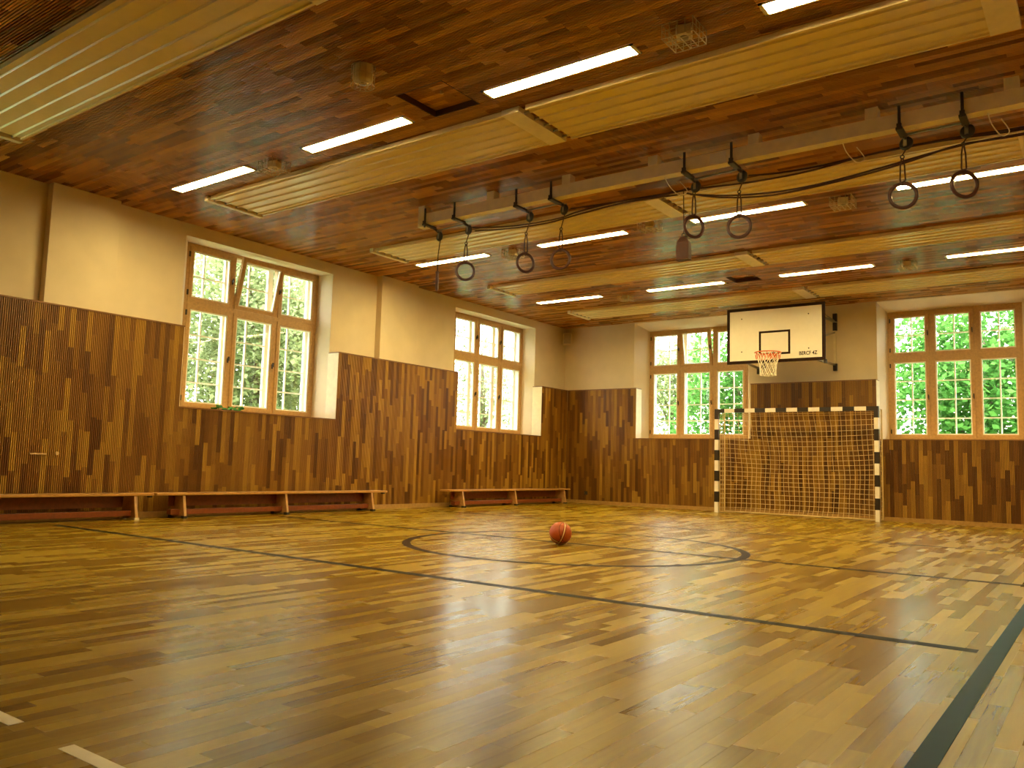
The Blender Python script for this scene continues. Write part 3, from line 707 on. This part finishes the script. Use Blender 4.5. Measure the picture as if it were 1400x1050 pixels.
# ------------------------------------------------------------------ gymnastic benches
def bench(ya, yb, label, legs):
    z1 = .335; xa, xb = .375, .62
    t = thing('gym_bench', ((xa+xb)/2, (ya+yb)/2, 0), label, 'bench', 'wooden gymnastic benches along the left wall')
    obj('seat', MB().box((xa, ya, z1-.032), (xb, yb, z1)), 'bench_top', t, bevel=.006)
    obj('balance_beam', MB().box((.45, ya+.25, .045), (.55, yb-.25, .115)), 'bench_red', t, bevel=.004)
    for y in legs:
        m = MB(); th = .02; tilt = .0
        b0, b1, t0, t1 = .30, .665, .36, .60
        vs = [(b0, y-th, .012), (b1, y-th, .012), (b1, y+th, .012), (b0, y+th, .012), (t0, y-th, z1-.032), (t1, y-th, z1-.032), (t1, y+th, z1-.032), (t0, y+th, z1-.032)]
        m.add(vs, [(0,3,2,1),(4,5,6,7),(0,1,5,4),(1,2,6,5),(2,3,7,6),(3,0,4,7)])
        lg = obj('leg', m, 'bench_leg', t, bevel=.003)
        for x in (b0+.03, b1-.03): obj('rubber_foot', MB().box((x-.035, y-.03, 0), (x+.035, y+.03, .03)), 'black' if y != legs[-1] or ya > -12 else 'cream', lg)
    obj('hook', MB().box((.47, yb-.01, z1-.06), (.53, yb+.03, z1-.034)), 'dark_metal', t)
    obj('shelf_board', MB().box((xa+.01, ya+.3, .15), (xa+.03, yb-.3, z1-.032)), 'bench_red', t)
bench(-14.95, -10.78, 'long gymnastic bench below the bare panelling before the open window', (-14.55, -12.8, -11.02))
bench(-10.74, -6.52, 'long gymnastic bench below the window with the tilted pane', (-10.34, -8.65, -6.87))
bench(-4.88, -.62, 'long gymnastic bench below the window next to the corner', (-4.47, -2.75, -.85))

# ------------------------------------------------------------------ basketball
bc = Vector((5.91, -9.27, .122)); R = .12
t = thing('basketball', (bc.x, bc.y, 0), 'orange basketball with cream stripes lying in the centre circle', 'ball')
me = MB(); nu, nv = 40, 24
vs = []; 
for j in range(nv+1):
    th = math.pi*j/nv
    for i in range(nu): vs.append((bc.x+R*math.sin(th)*math.cos(2*math.pi*i/nu), bc.y+R*math.sin(th)*math.sin(2*math.pi*i/nu), bc.z+R*math.cos(th)))
fs = [(j*nu+i, (j+1)*nu+i, (j+1)*nu+(i+1) % nu, j*nu+(i+1) % nu) for j in range(nv) for i in range(nu)]
obj('ball', me.add(vs, fs, True), 'ball', t)
vdir = Vector((CAM.x-bc.x, CAM.y-bc.y, .4)).normalized(); sd = vdir.cross(Vector((0,0,1))).normalized(); upv = sd.cross(vdir)
def small_band(axis, off, wd, mat):
    ax = axis.normalized(); rr = math.sqrt(R*R-off*off)+.0006; u = ax.cross(Vector((.3,.2,.9))).normalized(); w2 = ax.cross(u)
    vs = []; n = 48
    for i in range(n):
        a = 2*math.pi*i/n; d = math.cos(a)*u+math.sin(a)*w2
        for s in (-1, 1): vs.append(bc + ax*(off+s*wd/2) + d*(math.sqrt(max(0, R*R-(off+s*wd/2)**2))+.0008))
    fs = [(2*i, 2*i+1, (2*i+3) % (2*n), (2*i+2) % (2*n)) for i in range(n)]
    return MB().add(vs, fs, True)
a1 = (sd*.95 + upv*.30 + vdir*.28)
obj('stripe', small_band(a1, .0, .012, 'x'), 'ball_cream', t); obj('seam', small_band(a1, .012, .004, 'x'), 'print', t); obj('seam', small_band(a1, -.012, .004, 'x'), 'print', t)
a2 = (upv*.85 - sd*.35 + vdir*.62)
obj('stripe', small_band(a2, -.035, .012, 'x'), 'ball_cream', t); obj('seam', small_band(a2, -.022, .004, 'x'), 'print', t)
obj('seam', small_band(sd*.8-upv*.2-vdir*.55, -.06, .004, 'x'), 'print', t)

# ------------------------------------------------------------------ small wall fittings
t = thing('wall_speaker', (.16, -.17, 3.74), 'small beige loudspeaker high in the corner of two walls', 'loudspeaker')
d = Vector((.6, -.8, 0)).normalized(); s = d.cross(Vector((0,0,1)))
obj('cabinet', MB().obox((.17, -.19, 3.89), s*.10, d*.08, (0, 0, .145)), 'speaker', t, bevel=.015)
obj('grille', MB().obox(Vector((.17, -.19, 3.89))+d*.081, s*.082, d*.003, (0, 0, .12)), 'grille', t)
obj('wall_arm', MB().bar((.01, -.03, 3.98), (.13, -.14, 3.98), .03), 'dark_metal', t)
t = thing('wall_latch', (PT+.01, -12.05, .8), 'pale metal latch bar and knob on the left panelling', 'latch')
obj('latch_bar', MB().box((PT, -12.19, .795), (PT+.018, -12.0, .812)), 'brass', t)
m = MB(); m.cyl((PT, -11.88, .815), (PT+.025, -11.88, .815), .022, 14); obj('latch_knob', m, 'brass', t)
t = thing('wall_socket', (.82, -PT-.005, .21), 'small dark socket low on the back panelling near the corner', 'socket')
obj('plate', MB().box((.78, -PT-.012, .20), (.86, -PT, .28)), 'black', t, bevel=.003); obj('socket_ring', MB().torus((.82, -PT-.013, .24), (0,1,0), .024, .003, 16, 5), 'grille', t)
t = thing('leafy_twig', (.12, -9.40, L+.006), 'small green leafy twig lying on the sill of the open window', 'twig')
r = random.Random(4); m = MB()
for k in range(26):
    c = Vector((r.uniform(.08, .24), r.uniform(-9.66, -9.18), L+.015+r.uniform(0, .05))); a = r.uniform(0, 6.28); d = Vector((math.cos(a)*.4, math.sin(a), .25)).normalized()*.055; w2 = Vector((.02, 0, .02))
    m.add([c-d, c+w2, c+d, c-w2], [(0,1,2),(0,2,3)], tone=r.random())
obj('leaf', m, 'leaf', t, tones=True, kind='stuff'); obj('stem', MB().tube([(.16, -9.66, L+.012), (.15, -9.4, L+.018), (.17, -9.2, L+.012)], .004, 5), 'bark', t)

# ------------------------------------------------------------------ outside: ground, trees, pale neighbouring house
obj('ground', MB().box((-40, WT, -.6), (40, 45, -.3)).box((-40, -30, -.6), (-WT, WT, -.3)), 'grass', kind='structure')
def tree(x, y, base, h, blobs, leaves, size, mat, label, seed):
    r = random.Random(seed); t = thing('tree', (x, y, -.3), label, 'tree', 'leafy trees outside the windows')
    m = MB(); m.tube([(x, y, -.35), (x+.1, y+.05, h*.3), (x-.05, y+.1, h*.6), (x, y, h*.9)], [.17, .14, .10, .04], 10)
    for bx, by, bz, br, bh in blobs:
        if bz > base: m.tube([(x, y, max(.6, bz*.6)), ((x+bx)/2, (y+by)/2, bz*.85), (bx, by, bz)], [.06, .04, .015], 6)
    obj('trunk', m, 'bark', t)
    f = MB(); tot = sum(b[3]**2*b[4] for b in blobs)
    for bx, by, bz, br, bh in blobs:
        for _ in range(int(leaves*br*br*bh/tot)):
            while True:
                p = Vector((r.uniform(-1, 1), r.uniform(-1, 1), r.uniform(-1, 1)))
                if .25 < p.length < 1: break
            c = Vector((bx+p.x*br, by+p.y*br, bz+p.z*bh)); s = size*r.uniform(.6, 1.3)
            d = Vector((r.gauss(0, 1), r.gauss(0, 1), r.gauss(-.3, .6))).normalized(); nn = Vector((r.gauss(0, .6), r.gauss(0, .6), 1)); w2 = d.cross(nn).normalized()*s*.36; n2 = d.cross(w2).normalized()*s*.08
            f.add([c-d*s*.5, c-w2+n2, c+d*s*.5, c+w2+n2, c], [(0,1,4),(1,2,4),(2,3,4),(3,0,4)], tone=r.random())
    obj('foliage', f, mat, t, kind='stuff', tones=True)
def crown(x, y, z, r_, h, n, seed):
    r = random.Random(seed); out = [(x, y, z, r_*.7, h*.7)]
    for k in range(n):
        a = 6.283*k/n + r.uniform(-.3, .3); out.append((x+math.cos(a)*r_*.6, y+math.sin(a)*r_*.6, z+r.uniform(-.5, .5)*h, r_*r.uniform(.4, .6), h*r.uniform(.35, .55)))
    return out
TREES = [(8.2, 6.6, 3.6, 2.9, 3.4, 15000, .175, 'leaf', 'green broadleaf tree close behind the back window right of the goal'),
         (2.0, 7.2, 3.2, 2.2, 3.2, 11000, .16, 'leaf', 'green tree behind the back window beside the backboard'),
         (15.6, 10.5, 4.2, 3.0, 3.6, 4500, .25, 'leaf', 'green tree farther right behind the back wall'),
         (-3.2, 12.8, 4.0, 2.2, 3.2, 8000, .16, 'leaf_haze', 'thin haze-pale green tree behind the back window next to the corner'),
         (-5.9, -4.6, 3.6, 2.7, 3.7, 30000, .14, 'leaf_haze', 'haze-pale green tree outside the left window with the tilted pane'),
         (-10.5, 0.2, 3.8, 2.4, 3.6, 5000, .17, 'leaf_haze', 'haze-pale green tree farther outside the left wall, between the two windows'),
         (-5.0, 3.1, 3.2, 1.2, 2.8, 3200, .125, 'leaf_haze', 'slender haze-pale green tree outside the left window by the corner'),
         (-7.5, -12.5, 4.0, 2.6, 3.4, 3500, .24, 'leaf_haze', 'haze-pale green tree outside the near end of the left wall')]
for i, (x, y, z, rr, hh, nl, s_, mt, lab) in enumerate(TREES):
    tree(x, y, .8, z+1.2, crown(x, y, z, rr, hh, 7, 40+i), nl, s_, mt, lab, 60+i)
